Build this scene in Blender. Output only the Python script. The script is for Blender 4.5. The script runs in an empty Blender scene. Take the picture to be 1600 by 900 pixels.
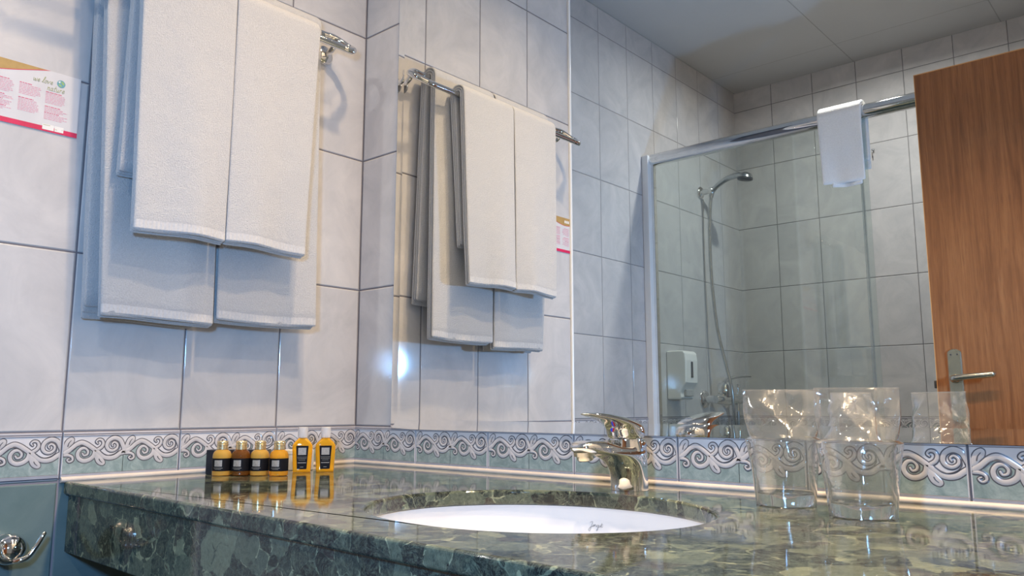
import bpy, bmesh, math, random
from mathutils import Vector, Matrix, noise
sc = bpy.context.scene
COL = sc.collection
R = math.radians
PI = math.pi
random.seed(7)

# ------------------------------------------------------------------ camera, world, exposure
CAM = Vector((1.4435, -1.1247, 0.970))
yaw, pitch = -0.71995, 0.1469
fwd = Vector((math.sin(yaw) * math.cos(pitch), math.cos(yaw) * math.cos(pitch), math.sin(pitch)))
rgt = Vector((math.cos(yaw), -math.sin(yaw), 0))
upv = rgt.cross(fwd)
cam = bpy.data.objects.new('camera', bpy.data.cameras.new('camera'))
COL.objects.link(cam)
m3 = Matrix((rgt, upv, -fwd)).transposed()
cam.matrix_world = Matrix.Translation(CAM) @ m3.to_4x4()
cam.data.sensor_width = 36
cam.data.lens = 28.3626
cam.data.clip_start = 0.01
sc.camera = cam
sc.view_settings.view_transform = 'Standard'
sc.view_settings.look = 'None'
sc.view_settings.exposure = 0.08
sc.view_settings.gamma = 1.0
sc.view_settings.use_curve_mapping = False
sc.cycles.use_denoising = True
sc.cycles.max_bounces = 14
sc.cycles.diffuse_bounces = 5
sc.cycles.glossy_bounces = 7
sc.cycles.transmission_bounces = 12
sc.cycles.transparent_max_bounces = 24
sc.cycles.sample_clamp_indirect = 40.0
sc.cycles.use_guiding = True
sc.cycles.guiding_training_samples = 64
sc.cycles.caustics_reflective = True
sc.cycles.caustics_refractive = True

w = bpy.data.worlds.new('world'); sc.world = w
w.use_nodes = True
bg = w.node_tree.nodes['Background']
bg.inputs[0].default_value = (1.0, 0.97, 0.93, 1)
bg.inputs[1].default_value = 0.2

LAMP_W, FILL_W, FLASH_W = 9.3, 13.5, 13.2
LAMP_COL, FLASH_COL, FILL_COL = (1.0, 0.74, 0.46), (0.25, 0.54, 1.0), (.96, .97, .94)
# the photographer's flash, up and to the left of the lens
fl = bpy.data.lights.new('flash', 'AREA'); fl.shape = 'DISK'; fl.size = 0.10
fl.energy = FLASH_W; fl.color = FLASH_COL
flo = bpy.data.objects.new('flash', fl); COL.objects.link(flo)
FL = Vector((1.315, -1.22, 1.16))
flo.location = FL
flo.rotation_euler = (Vector((-0.10, -0.55, 1.28)) - FL).to_track_quat('-Z', 'Y').to_euler()
LAMPS = [(0.70, -0.385), (1.12, -0.36), (1.54, -0.34)]
FILL_LAMP = (0.55, -1.84)  # added fill light, out of view, lifts the dim shower end
CEIL = 2.53

# ------------------------------------------------------------------ helpers
def link(name, me, parent=None, mats=()):
    for m in mats: me.materials.append(m)
    o = bpy.data.objects.new(name, me)
    COL.objects.link(o)
    if parent: o.parent = parent
    return o

def smooth(me, ang=40):
    for p in me.polygons: p.use_smooth = True
    try: me.set_sharp_from_angle(angle=R(ang))
    except Exception: pass

def mesh(name, verts, faces, mats=(), parent=None, sm=True, ang=40, fm=None, fix=True):
    me = bpy.data.meshes.new(name)
    me.from_pydata([tuple(v) for v in verts], [], faces)
    if fm:
        for p, i in zip(me.polygons, fm): p.material_index = i
    if fix:
        bm = bmesh.new(); bm.from_mesh(me)
        bmesh.ops.recalc_face_normals(bm, faces=bm.faces)
        bm.to_mesh(me); bm.free()
    me.update()
    if sm: smooth(me, ang)
    return link(name, me, parent, mats)

class G:
    """collects vertices and faces (with material slots) for one mesh"""
    def __init__(s): s.v, s.f, s.m = [], [], []
    def add(s, v, f, m=0, T=None):
        b = len(s.v)
        s.v += [T @ Vector(p) if T else Vector(p) for p in v]
        s.f += [tuple(i + b for i in q) for q in f]
        s.m += [m] * len(f)
    def box(s, a, b, m=0, T=None):
        (x0, y0, z0), (x1, y1, z1) = a, b
        v = [(x, y, z) for x in (x0, x1) for y in (y0, y1) for z in (z0, z1)]
        s.add(v, [(0, 1, 3, 2), (4, 6, 7, 5), (0, 4, 5, 1), (2, 3, 7, 6), (0, 2, 6, 4), (1, 5, 7, 3)], m, T)
    def rings(s, rr, m=0, T=None, closed=True, caps=True):
        n = len(rr[0]); v = [p for r in rr for p in r]; f = []
        for i in range(len(rr) - 1):
            for j in range(n if closed else n - 1):
                k = (j + 1) % n
                f.append((i * n + j, i * n + k, (i + 1) * n + k, (i + 1) * n + j))
        if caps and closed:
            f.append(tuple(range(n - 1, -1, -1))); f.append(tuple((len(rr) - 1) * n + j for j in range(n)))
        s.add(v, f, m, T)
    def lathe(s, prof, n=32, m=0, T=None, caps=True):
        b0 = len(s.v); start = len(s.f); idx = []
        for r, z in prof:
            if r < 1e-7: idx.append([len(s.v)]); s.v.append(T @ Vector((0, 0, z)) if T else Vector((0, 0, z)))
            else:
                idx.append(list(range(len(s.v), len(s.v) + n)))
                for j in range(n):
                    p = Vector((r * math.cos(2 * PI * j / n), r * math.sin(2 * PI * j / n), z)); s.v.append(T @ p if T else p)
        for a, b in zip(idx[:-1], idx[1:]):
            for j in range(n):
                k = (j + 1) % n
                if len(a) == 1 and len(b) == 1: continue
                if len(a) == 1: s.f.append((a[0], b[k], b[j]))
                elif len(b) == 1: s.f.append((a[j], a[k], b[0]))
                else: s.f.append((a[j], a[k], b[k], b[j]))
        if caps:
            if len(idx[0]) > 1: s.f.append(tuple(reversed(idx[0])))
            if len(idx[-1]) > 1: s.f.append(tuple(idx[-1]))
        s.m += [m] * (len(s.f) - start)
    def tube(s, pts, rad, n=12, m=0, T=None, caps=True, flat=None):
        pts = [Vector(p) for p in pts]; N = len(pts)
        if not hasattr(rad, '__len__'): rad = [rad] * N
        t0 = (pts[1] - pts[0]).normalized()
        up = Vector((0, 0, 1)) if abs(t0.z) < .9 else Vector((1, 0, 0))
        u = (up - t0 * up.dot(t0)).normalized(); rr = []
        for i, p in enumerate(pts):
            t = (pts[min(i + 1, N - 1)] - pts[max(i - 1, 0)]).normalized()
            u = (u - t * u.dot(t)).normalized(); v = t.cross(u)
            fu, fv = flat if flat else (1, 1)
            rr.append([p + (u * math.cos(2 * PI * j / n) * fu + v * math.sin(2 * PI * j / n) * fv) * rad[i] for j in range(n)])
        s.rings(rr, m, T, True, caps)
    def make(s, name, mats, parent=None, sm=True, ang=40, fix=True):
        return mesh(name, s.v, s.f, mats, parent, sm, ang, s.m, fix)

def catmull(P, n=8, closed=False):
    P = [Vector(p) for p in P]; out = []; N = len(P)
    for i in range(N if closed else N - 1):
        if closed: a, b, c, d = P[i - 1], P[i], P[(i + 1) % N], P[(i + 2) % N]
        else: a, b, c, d = P[max(i - 1, 0)], P[i], P[i + 1], P[min(i + 2, N - 1)]
        for k in range(n):
            t = k / n
            out.append(.5 * ((2 * b) + (c - a) * t + (2 * a - 5 * b + 4 * c - d) * t * t + (3 * b - a - 3 * c + d) * t ** 3))
    if not closed: out.append(P[-1])
    return out

def empty(name, loc=(0, 0, 0), rz=0):
    o = bpy.data.objects.new(name, None); COL.objects.link(o)
    o.location = loc; o.rotation_euler = (0, 0, rz); o.empty_display_size = .03
    return o

def tag(o, label, cat, group=None):
    o['label'] = label; o['category'] = cat
    if group: o['group'] = group
    return o

def struct(o):
    o['kind'] = 'structure'; return o

def dup(root, loc, rz=None):
    r = root.copy(); COL.objects.link(r); r.location = loc
    if rz is not None: r.rotation_euler = (0, 0, rz)
    for ch in list(root.children):
        c = ch.copy(); COL.objects.link(c); c.parent = r
        for g in ch.children:
            d = g.copy(); COL.objects.link(d); d.parent = c
    return r

def bevel(o, wd, seg=3, ang=35):
    b = o.modifiers.new('bevel', 'BEVEL'); b.width = wd; b.segments = seg
    b.limit_method = 'ANGLE'; b.angle_limit = R(ang); b.harden_normals = False
    return o

# ------------------------------------------------------------------ materials
def mat(name, col=(.8, .8, .8), rough=.5, metal=0., **kw):
    m = bpy.data.materials.new(name); m.use_nodes = True
    b = m.node_tree.nodes['Principled BSDF']
    b.inputs['Base Color'].default_value = (*col, 1)
    b.inputs['Roughness'].default_value = rough
    b.inputs['Metallic'].default_value = metal
    for k, v in kw.items():
        b.inputs[k.replace('_', ' ')].default_value = v
    return m

class NT:
    """short node-tree builder"""
    def __init__(s, m):
        s.t = m.node_tree; s.b = s.t.nodes['Principled BSDF']; s.out = s.t.nodes['Material Output']
    def n(s, ty, **kw):
        x = s.t.nodes.new(ty)
        for k, v in kw.items():
            if k.startswith('i_'):
                k = k[2:]; x.inputs[int(k) if k.isdigit() else k.replace('_', ' ')].default_value = v
            else: setattr(x, k, v)
        return x
    def l(s, a, b): s.t.links.new(a, b)
    def math(s, op, a, b=None, c=None):
        x = s.t.nodes.new('ShaderNodeMath'); x.operation = op
        for i, q in enumerate((a, b, c)):
            if q is None: continue
            if isinstance(q, (int, float)): x.inputs[i].default_value = q
            else: s.l(q, x.inputs[i])
        return x.outputs[0]
    def mix(s, f, a, b, bt='MIX'):
        x = s.t.nodes.new('ShaderNodeMix'); x.data_type = 'RGBA'; x.blend_type = bt
        for i, q in ((0, f), (6, a), (7, b)):
            if isinstance(q, (int, float)): x.inputs[i].default_value = q
            elif isinstance(q, tuple): x.inputs[i].default_value = (*q, 1)
            else: s.l(q, x.inputs[i])
        return x.outputs[2]
    def ramp(s, f, stops, interp='LINEAR'):
        x = s.t.nodes.new('ShaderNodeValToRGB'); x.color_ramp.interpolation = interp
        e = x.color_ramp.elements
        while len(e) < len(stops): e.new(.5)
        for k, (p, c) in enumerate(stops):
            e[k].position = p; e[k].color = (*c, 1) if isinstance(c, tuple) else (c, c, c, 1)
        s.l(f, x.inputs[0]); return x.outputs[0]
    def smooth(s, v, a, b):
        x = s.t.nodes.new('ShaderNodeMapRange'); x.interpolation_type = 'SMOOTHSTEP'
        s.l(v, x.inputs[0]); x.inputs[1].default_value = a; x.inputs[2].default_value = b
        return x.outputs[0]
    def obj(s):
        return s.n('ShaderNodeTexCoord').outputs['Object']
    def bump(s, h, dist, strength=1.0, normal=None):
        x = s.n('ShaderNodeBump'); x.inputs['Strength'].default_value = strength; x.inputs['Distance'].default_value = dist
        s.l(h, x.inputs['Height'])
        if normal: s.l(normal, x.inputs['Normal'])
        return x.outputs[0]

GROUT = (.13, .125, .145)
def tile_mat(name, axis, off, base=(.57, .553, .548), cloud=(.445, .438, .446), zoff=.93, tw=.2, th=.3, gw=.0028, rough=.075, grout=GROUT, spk=.9):
    m = mat(name, base, rough); T = NT(m)
    co = T.obj(); sep = T.n('ShaderNodeSeparateXYZ'); T.l(co, sep.inputs[0])
    ax = sep.outputs[{'x': 0, 'y': 1}[axis]]
    u = T.math('DIVIDE', T.math('SUBTRACT', ax, off), tw)
    v = T.math('DIVIDE', T.math('SUBTRACT', sep.outputs[2], zoff), th)
    def dist(q, size):          # metres to the nearest joint centre
        f = T.math('FRACT', T.math('ADD', q, 100.0))
        return T.math('MULTIPLY', T.math('SUBTRACT', .5, T.math('ABSOLUTE', T.math('SUBTRACT', f, .5))), size)
    d = T.math('MINIMUM', dist(u, tw), dist(v, th))
    g = T.smooth(d, gw * .42, gw * .62)
    h = T.smooth(d, gw * .4, gw * .5 + .0022)
    # cell random
    cu = T.n('ShaderNodeCombineXYZ'); T.l(T.math('FLOOR', u), cu.inputs[0]); T.l(T.math('FLOOR', v), cu.inputs[1])
    wn = T.n('ShaderNodeTexWhiteNoise'); T.l(cu.outputs[0], wn.inputs[0])
    vm = T.n('ShaderNodeVectorMath', operation='MULTIPLY_ADD'); T.l(wn.outputs['Color'], vm.inputs[0]); vm.inputs[1].default_value = (7, 7, 7); T.l(co, vm.inputs[2])
    n1 = T.n('ShaderNodeTexNoise', i_Scale=6.5, i_Detail=7.0, i_Roughness=.62, i_Distortion=1.2); T.l(vm.outputs[0], n1.inputs['Vector'])
    c = T.mix(T.ramp(n1.outputs['Fac'], [(.32, 0.), (.72, 1.)]), base, cloud)
    n2 = T.n('ShaderNodeTexNoise', i_Scale=30.0, i_Detail=5.0, i_Roughness=.7); T.l(vm.outputs[0], n2.inputs['Vector'])
    c = T.mix(T.ramp(n2.outputs['Fac'], [(.55, 0.), (.85, .35)]), c, tuple(q * spk for q in cloud))
    c = T.mix(g, grout, c)
    T.l(c, T.b.inputs['Base Color'])
    rr = T.n('ShaderNodeMapRange'); T.l(g, rr.inputs[0]); rr.inputs[3].default_value = .75; rr.inputs[4].default_value = rough
    T.l(rr.outputs[0], T.b.inputs['Roughness'])
    nw = T.n('ShaderNodeTexNoise', i_Scale=9.0, i_Detail=1.0); T.l(co, nw.inputs['Vector'])
    b1 = T.bump(h, .0016, .8); b2 = T.bump(nw.outputs['Fac'], .0012, .25, b1)
    T.l(b2, T.b.inputs['Normal'])
    return m

TILE_LEFT = tile_mat('tile_left', 'y', 0.0)
TILE_FRONT = tile_mat('tile_front', 'x', 0.0)
TILE_SHOWER = tile_mat('tile_shower', 'y', -.16, gw=.0021, grout=(.22, .215, .22))
TILE_BACK = tile_mat('tile_back', 'x', .118, gw=.0024, grout=(.15, .145, .15))
TILE_GREEN_L = tile_mat('tile_green_left', 'y', 0.0, base=(.105, .16, .165), cloud=(.165, .225, .225), zoff=.85, spk=.7, grout=(.24, .22, .25))
TILE_GREEN_F = tile_mat('tile_green_front', 'x', 0.0, base=(.105, .16, .165), cloud=(.165, .225, .225), zoff=.85, spk=.7, grout=(.24, .22, .25))

def noise_mat(name, a, b, scale, rough, bumpd=0, bscale=None, det=4.0, **kw):
    m = mat(name, a, rough, **kw); T = NT(m); co = T.obj()
    n1 = T.n('ShaderNodeTexNoise', i_Scale=scale, i_Detail=det); T.l(co, n1.inputs['Vector'])
    T.l(T.mix(T.ramp(n1.outputs['Fac'], [(.35, 0.), (.65, 1.)]), a, b), T.b.inputs['Base Color'])
    if bumpd:
        n2 = T.n('ShaderNodeTexNoise', i_Scale=bscale or scale, i_Detail=4.0); T.l(co, n2.inputs['Vector'])
        T.l(T.bump(n2.outputs['Fac'], bumpd, .8), T.b.inputs['Normal'])
    return m

CHROME = noise_mat('chrome', (.83, .82, .80), (.78, .78, .77), 40, .05, metal=1.0)
STEEL = noise_mat('satin_steel', (.55, .56, .57), (.48, .49, .5), 60, .22, metal=1.0)
BRASS = noise_mat('brushed_brass', (.74, .70, .58), (.68, .64, .53), 60, .2, metal=1.0)
CERAMIC = noise_mat('white_ceramic', (.70, .70, .71), (.67, .67, .68), 8, .08)
WHITEPL = noise_mat('white_plastic', (.80, .80, .79), (.76, .76, .75), 12, .3)
LACQUER = noise_mat('white_lacquer', (.80, .81, .82), (.77, .78, .79), 12, .25)
CAULK = noise_mat('cream_caulk', (.60, .53, .47), (.53, .47, .42), 25, .5, .0008, 60)
BLACK = noise_mat('black_card', (.012, .012, .016), (.02, .02, .026), 30, .35)
BLACKL = noise_mat('black_label', (.004, .004, .006), (.007, .007, .009), 30, .6)
BLACKL.node_tree.nodes['Principled BSDF'].inputs['Specular IOR Level'].default_value = .15
GREYP = noise_mat('grey_print', (.33, .30, .26), (.26, .24, .21), 300, .4)
WHITECARD = noise_mat('white_card', (.78, .76, .72), (.72, .70, .66), 20, .5)
GOLD = noise_mat('gold_cap', (.85, .68, .40), (.78, .6, .33), 80, .25, metal=.85)
CAPCLEAR = mat('clear_cap', (.93, .90, .87), .25, Transmission_Weight=.6, IOR=1.3)
CAPCLEAR.node_tree.nodes['Principled BSDF'].inputs['Subsurface Weight'].default_value = .0
RUBBER = noise_mat('dark_plastic', (.03, .03, .035), (.05, .05, .055), 30, .4)

def towel_mat(name, rib=False, scale=470, d=.0026, ca=(.42, .42, .43), cb=(.52, .52, .53)):
    m = mat(name, (.86, .86, .865), .95); T = NT(m); co = T.obj()
    T.b.inputs['Sheen Weight'].default_value = .25
    n1 = T.n('ShaderNodeTexNoise', i_Scale=scale, i_Detail=3.0, i_Roughness=.7); T.l(co, n1.inputs['Vector'])
    n3 = T.n('ShaderNodeTexNoise', i_Scale=22.0, i_Detail=4.0); T.l(co, n3.inputs['Vector'])
    h = T.math('ADD', n1.outputs['Fac'], T.math('MULTIPLY', n3.outputs['Fac'], 1.3))
    if rib:
        sep = T.n('ShaderNodeSeparateXYZ'); T.l(co, sep.inputs[0])
        wv = T.math('SINE', T.math('MULTIPLY', sep.outputs[1], 900.0))
        h = T.math('ADD', T.math('MULTIPLY', wv, .5), T.math('MULTIPLY', h, .3))
    T.l(T.bump(h, d, .85), T.b.inputs['Normal'])
    T.l(T.mix(T.ramp(n1.outputs['Fac'], [(.3, 0.), (.7, 1.)]), ca, cb), T.b.inputs['Base Color'])
    return m
TERRY = towel_mat('terry_cloth')
HEM = towel_mat('towel_hem', True, 300, .0006)
MATCLOTH = towel_mat('bath_mat_cloth', False, 260, .003, (.80, .79, .78), (.88, .87, .86))

def stone_mat():
    m = mat('green_breccia', (.05, .08, .07), .06); T = NT(m); co = T.obj()
    T.b.inputs['Specular IOR Level'].default_value = .5
    nd = T.n('ShaderNodeTexNoise', i_Scale=11.0, i_Detail=5.0); T.l(co, nd.inputs['Vector'])
    dv = T.n('ShaderNodeVectorMath', operation='MULTIPLY_ADD'); T.l(nd.outputs['Color'], dv.inputs[0]); dv.inputs[1].default_value = (.085, .085, .085); T.l(co, dv.inputs[2])
    def vor(scale, feat='F1'):
        v = T.n('ShaderNodeTexVoronoi', feature=feat, i_Scale=scale); T.l(dv.outputs[0], v.inputs['Vector']); return v
    v1 = vor(30.0); sc1 = T.n('ShaderNodeSeparateColor'); T.l(v1.outputs['Color'], sc1.inputs[0])
    frag = T.ramp(sc1.outputs[0], [(0., (.006, .009, .011)), (.18, (.024, .034, .031)), (.34, (.070, .085, .066)), (.46, (.010, .015, .017)), (.60, (.085, .100, .074)), (.72, (.036, .028, .027)), (.81, (.16, .178, .122)), (.90, (.008, .011, .014))], 'CONSTANT')
    v2 = vor(84.0); sc2 = T.n('ShaderNodeSeparateColor'); T.l(v2.outputs['Color'], sc2.inputs[0])
    small = T.ramp(sc2.outputs[1], [(0., (.014, .021, .021)), (.22, (.050, .068, .055)), (.48, (.125, .148, .105)), (.72, (.25, .265, .175)), (.93, (.008, .011, .014))], 'CONSTANT')
    e1 = vor(30.0, 'DISTANCE_TO_EDGE')
    nm = T.n('ShaderNodeTexNoise', i_Scale=13.0, i_Detail=6.0, i_Roughness=.65); T.l(co, nm.inputs['Vector'])
    fm = T.ramp(T.math('ADD', T.math('MULTIPLY', e1.outputs['Distance'], 4.2), T.math('MULTIPLY', nm.outputs['Fac'], 1.1)), [(.615, 0.), (.69, 1.)])
    nw = T.n('ShaderNodeTexNoise', i_Scale=38.0, i_Detail=9.0, i_Roughness=.75, i_Distortion=1.5); T.l(co, nw.inputs['Vector'])
    matrix = T.mix(T.math('MULTIPLY', T.ramp(nw.outputs['Fac'], [(.50, 0.), (.62, 1.)]), .6), small, (.25, .265, .175))
    c = T.mix(T.math('MULTIPLY', fm, .93), matrix, frag)
    nv = T.n('ShaderNodeTexNoise', i_Scale=34.0, i_Detail=9.0, i_Roughness=.75, i_Distortion=2.4); T.l(co, nv.inputs['Vector'])
    nf = T.n('ShaderNodeTexNoise', i_Scale=70.0, i_Detail=8.0, i_Roughness=.78, i_Distortion=1.2); T.l(co, nf.inputs['Vector'])
    c = T.mix(T.math('MULTIPLY', T.ramp(nf.outputs['Fac'], [(.50, 0.), (.60, 1.)]), .55), c, (.13, .145, .10))
    c = T.mix(T.math('MULTIPLY', T.ramp(nf.outputs['Fac'], [(.36, 1.), (.46, 0.)]), .6), c, (.014, .02, .02))
    veins = T.ramp(T.math('ABSOLUTE', T.math('SUBTRACT', nv.outputs['Fac'], .5)), [(0., 1.), (.022, 0.)])
    c = T.mix(T.math('MULTIPLY', veins, .55), c, (.15, .175, .135))
    n5 = T.n('ShaderNodeTexNoise', i_Scale=150.0, i_Detail=5.0, i_Roughness=.75); T.l(co, n5.inputs['Vector'])
    c = T.mix(.75, c, T.mix(n5.outputs['Fac'], (.15, .17, .16), (1.75, 1.75, 1.65)), 'MULTIPLY')
    T.l(c, T.b.inputs['Base Color'])
    nb = T.n('ShaderNodeTexNoise', i_Scale=160.0, i_Detail=2.0); T.l(co, nb.inputs['Vector'])
    T.l(T.bump(nb.outputs['Fac'], .0004, .10), T.b.inputs['Normal'])
    return m
STONE = stone_mat()

def wood_mat():
    m = mat('cherry_veneer', (.4, .17, .06), .28); T = NT(m); co = T.obj()
    mp = T.n('ShaderNodeMapping'); mp.inputs['Scale'].default_value = (38, 8, 1.6); T.l(co, mp.inputs[0])
    n1 = T.n('ShaderNodeTexNoise', i_Scale=1.6, i_Detail=9.0, i_Roughness=.62, i_Distortion=.7); T.l(mp.outputs[0], n1.inputs['Vector'])
    mp2 = T.n('ShaderNodeMapping'); mp2.inputs['Scale'].default_value = (260, 60, 9); T.l(co, mp2.inputs[0])
    n2 = T.n('ShaderNodeTexNoise', i_Scale=2.0, i_Detail=4.0); T.l(mp2.outputs[0], n2.inputs['Vector'])
    c = T.ramp(n1.outputs['Fac'], [(.3, (.15, .052, .017)), (.5, (.235, .088, .030)), (.72, (.31, .128, .046))])
    c = T.mix(T.ramp(n2.outputs['Fac'], [(.52, 0.), (.72, .5)]), c, (.10, .036, .013))
    T.l(c, T.b.inputs['Base Color'])
    T.l(T.bump(n2.outputs['Fac'], .0003, .3), T.b.inputs['Normal'])
    return m
WOOD = wood_mat()
WOODEDGE = noise_mat('beech_lipping', (.60, .30, .10), (.52, .25, .08), 40, .35)

def mirror_mat():
    m = mat('mirror_glass', (.92, .94, .93), 0.0, 1.0); T = NT(m); co = T.obj()
    n1 = T.n('ShaderNodeTexNoise', i_Scale=3.0); T.l(co, n1.inputs['Vector'])
    T.l(T.mix(n1.outputs['Fac'], (.925, .94, .935), (.915, .935, .93)), T.b.inputs['Base Color'])
    return m
MIRROR = mirror_mat()
MEDGE = noise_mat('mirror_backing', (.05, .05, .07), (.10, .09, .12), 90, .5)

def clear(name, tint, gloss, rough, haze=0., hazecol=(.9, .9, .9), wr=0., ws=60):
    m = bpy.data.materials.new(name); m.use_nodes = True; t = m.node_tree; T = NT(m)
    t.nodes.remove(T.b)
    tr = T.n('ShaderNodeBsdfTransparent'); tr.inputs[0].default_value = (*tint, 1)
    gl = T.n('ShaderNodeBsdfGlossy'); gl.inputs['Roughness'].default_value = rough
    ge = T.n('ShaderNodeNewGeometry'); dt = T.n('ShaderNodeVectorMath', operation='DOT_PRODUCT'); T.l(ge.outputs['Incoming'], dt.inputs[1])
    co = T.obj(); n1 = T.n('ShaderNodeTexNoise', i_Scale=float(ws), i_Detail=3.0); T.l(co, n1.inputs['Vector'])
    if wr:
        b = T.bump(n1.outputs['Fac'], .004, wr); T.l(b, gl.inputs['Normal']); T.l(b, dt.inputs[0])
    else: T.l(ge.outputs['Normal'], dt.inputs[0])
    fres = T.math('MULTIPLY_ADD', T.math('POWER', T.math('SUBTRACT', 1.0, T.math('ABSOLUTE', dt.outputs['Value'])), 5.0), .96, .04)
    mx = T.n('ShaderNodeMixShader'); T.l(T.math('MINIMUM', T.math('MULTIPLY', fres, gloss), 1.0), mx.inputs[0]); T.l(tr.outputs[0], mx.inputs[1]); T.l(gl.outputs[0], mx.inputs[2])
    res = mx.outputs[0]
    if haze:
        df = T.n('ShaderNodeBsdfDiffuse'); df.inputs[0].default_value = (*hazecol, 1)
        tl = T.n('ShaderNodeBsdfTranslucent'); tl.inputs[0].default_value = (*hazecol, 1)
        ad = T.n('ShaderNodeMixShader'); ad.inputs[0].default_value = .5; T.l(df.outputs[0], ad.inputs[1]); T.l(tl.outputs[0], ad.inputs[2])
        m2 = T.n('ShaderNodeMixShader'); T.l(T.math('MULTIPLY', T.math('ADD', n1.outputs['Fac'], .5), haze), m2.inputs[0]); T.l(res, m2.inputs[1]); T.l(ad.outputs[0], m2.inputs[2]); res = m2.outputs[0]
    T.l(res, T.out.inputs[0])
    return m
SCREEN = clear('shower_glass', (.90, .94, .925), 1.5, 0.0, .02, (.75, .8, .78))
BAG = clear('cellophane', (.97, .965, .955), 3.8, .085, .062, (.92, .9, .86), .16, 60)
THIN = clear('thin_glass', (.955, .968, .962), 2.4, .02)
TUMBLER = mat('tumbler_glass', (.97, .985, .975), 0.0, 0.0, Transmission_Weight=1.0, IOR=1.5)

def liquid(name, col, glow):
    m = mat(name, col, .04, 0.0, Transmission_Weight=.62, IOR=1.36); T = NT(m); co = T.obj()
    n1 = T.n('ShaderNodeTexNoise', i_Scale=30.0); T.l(co, n1.inputs['Vector'])
    T.l(T.mix(n1.outputs['Fac'], col, glow), T.b.inputs['Base Color'])
    return m
AMBER = liquid('amber_gel', (.95, .42, .03), (1.0, .52, .05))
HONEY = liquid('honey_gel', (1.0, .56, .10), (1.0, .62, .14))
BROWN = liquid('brown_gel', (.22, .075, .012), (.34, .12, .02))
FLATAMB = liquid('orange_gel', (1.0, .48, .02), (1.0, .56, .04))

# ------------------------------------------------------------------ room shell
XR, YB = 1.70, -2.54
def wallbox(name, a, b, mats, split=None):
    g = G()
    if split is None: g.box(a, b)
    else:
        g.box(a, (b[0], b[1], split), 1); g.box((a[0], a[1], split), b, 0)
    return struct(g.make(name, mats, sm=False))
wallbox('wall_left', (-.275, -.8, 0), (0, .1, CEIL), [TILE_LEFT, TILE_GREEN_L], .853)
wallbox('wall_front', (0, 0, 0), (XR + .1, .1, CEIL), [TILE_FRONT, TILE_GREEN_F], .853)
wallbox('wall_shower', (-.375, YB - .1, 0), (-.275, -.8, CEIL), [TILE_SHOWER])
wallbox('wall_back', (-.275, YB - .1, 0), (XR + .1, YB, CEIL), [TILE_BACK])
g = G()
g.box((XR, YB, 0), (XR + .1, -1.64, CEIL)); g.box((XR, -.66, 0), (XR + .1, 0, CEIL)); g.box((XR, -1.64, 2.08), (XR + .1, -.66, CEIL))
struct(g.make('wall_right', [TILE_LEFT], sm=False))
CEILM = mat('ceiling_panels', (.70, .70, .69), .55)
T = NT(CEILM); co = T.obj(); sp = T.n('ShaderNodeSeparateXYZ'); T.l(co, sp.inputs[0])
def dd(ax, off, size):
    f = T.math('FRACT', T.math('ADD', T.math('DIVIDE', T.math('SUBTRACT', ax, off), size), 50.0))
    return T.math('MULTIPLY', T.math('SUBTRACT', .5, T.math('ABSOLUTE', T.math('SUBTRACT', f, .5))), size)
dmin = T.math('MINIMUM', dd(sp.outputs[0], .315, .585), dd(sp.outputs[1], -2.30, 2.4))
gm = T.smooth(dmin, .0010, .0026)
nc = T.n('ShaderNodeTexNoise', i_Scale=5.0, i_Detail=5.0); T.l(co, nc.inputs['Vector'])
T.l(T.mix(gm, (.36, .35, .34), T.mix(nc.outputs['Fac'], (.50, .50, .495), (.55, .55, .545))), T.b.inputs['Base Color'])
T.l(T.bump(gm, .001, .6), T.b.inputs['Normal'])
wallbox('ceiling', (-.375, YB - .1, CEIL), (XR + .1, .1, CEIL + .1), [CEILM])
FLOORM = tile_mat('floor_tiles', 'x', 0.0, base=(.07, .09, .085), cloud=(.11, .13, .12), tw=.3, th=.3)
wallbox('floor', (-.375, YB - .1, -.1), (XR + .1, .1, 0), [FLOORM])
# white edge strip on the outer corner of the towel wall, cream bead behind the worktop
g = G(); g.tube([(0.0015, -.8015, 0), (0.0015, -.8015, CEIL)], .0055, 10)
struct(g.make('trim_1', [LACQUER]))
g = G()
g.tube([(.0030, -.598, .8528), (.0030, -.005, .8528)], .0048, 10); g.tube([(.003, -.0030, .8528), (XR, -.0030, .8528)], .0048, 10)
struct(g.make('trim_2', [CAULK]))

# ------------------------------------------------------------------ decorated border tiles
B0, B1 = .8555, .9300
def band_mat():
    m = mat('border_green', (.30, .42, .40), .12); T = NT(m); co = T.obj()
    n1 = T.n('ShaderNodeTexNoise', i_Scale=45.0, i_Detail=6.0, i_Roughness=.7, i_Distortion=.8); T.l(co, n1.inputs['Vector'])
    T.l(T.ramp(n1.outputs['Fac'], [(.35, (.20, .265, .26)), (.5, (.27, .34, .33)), (.68, (.38, .44, .43))]), T.b.inputs['Base Color']); return m
BG_W = noise_mat('border_white', (.66, .645, .655), (.60, .585, .60), 20, .12)
BG_G = band_mat()
SCROLL = noise_mat('scroll_relief', (.56, .53, .53), (.49, .47, .475), 30, .18)
OUTL = noise_mat('scroll_outline', (.085, .085, .10), (.12, .115, .13), 60, .25)
RIDGE = noise_mat('border_ridge', (.52, .50, .53), (.46, .45, .48), 40, .12)
GROUTM = noise_mat('grout', (.15, .14, .16), (.12, .115, .13), 90, .8)
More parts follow.
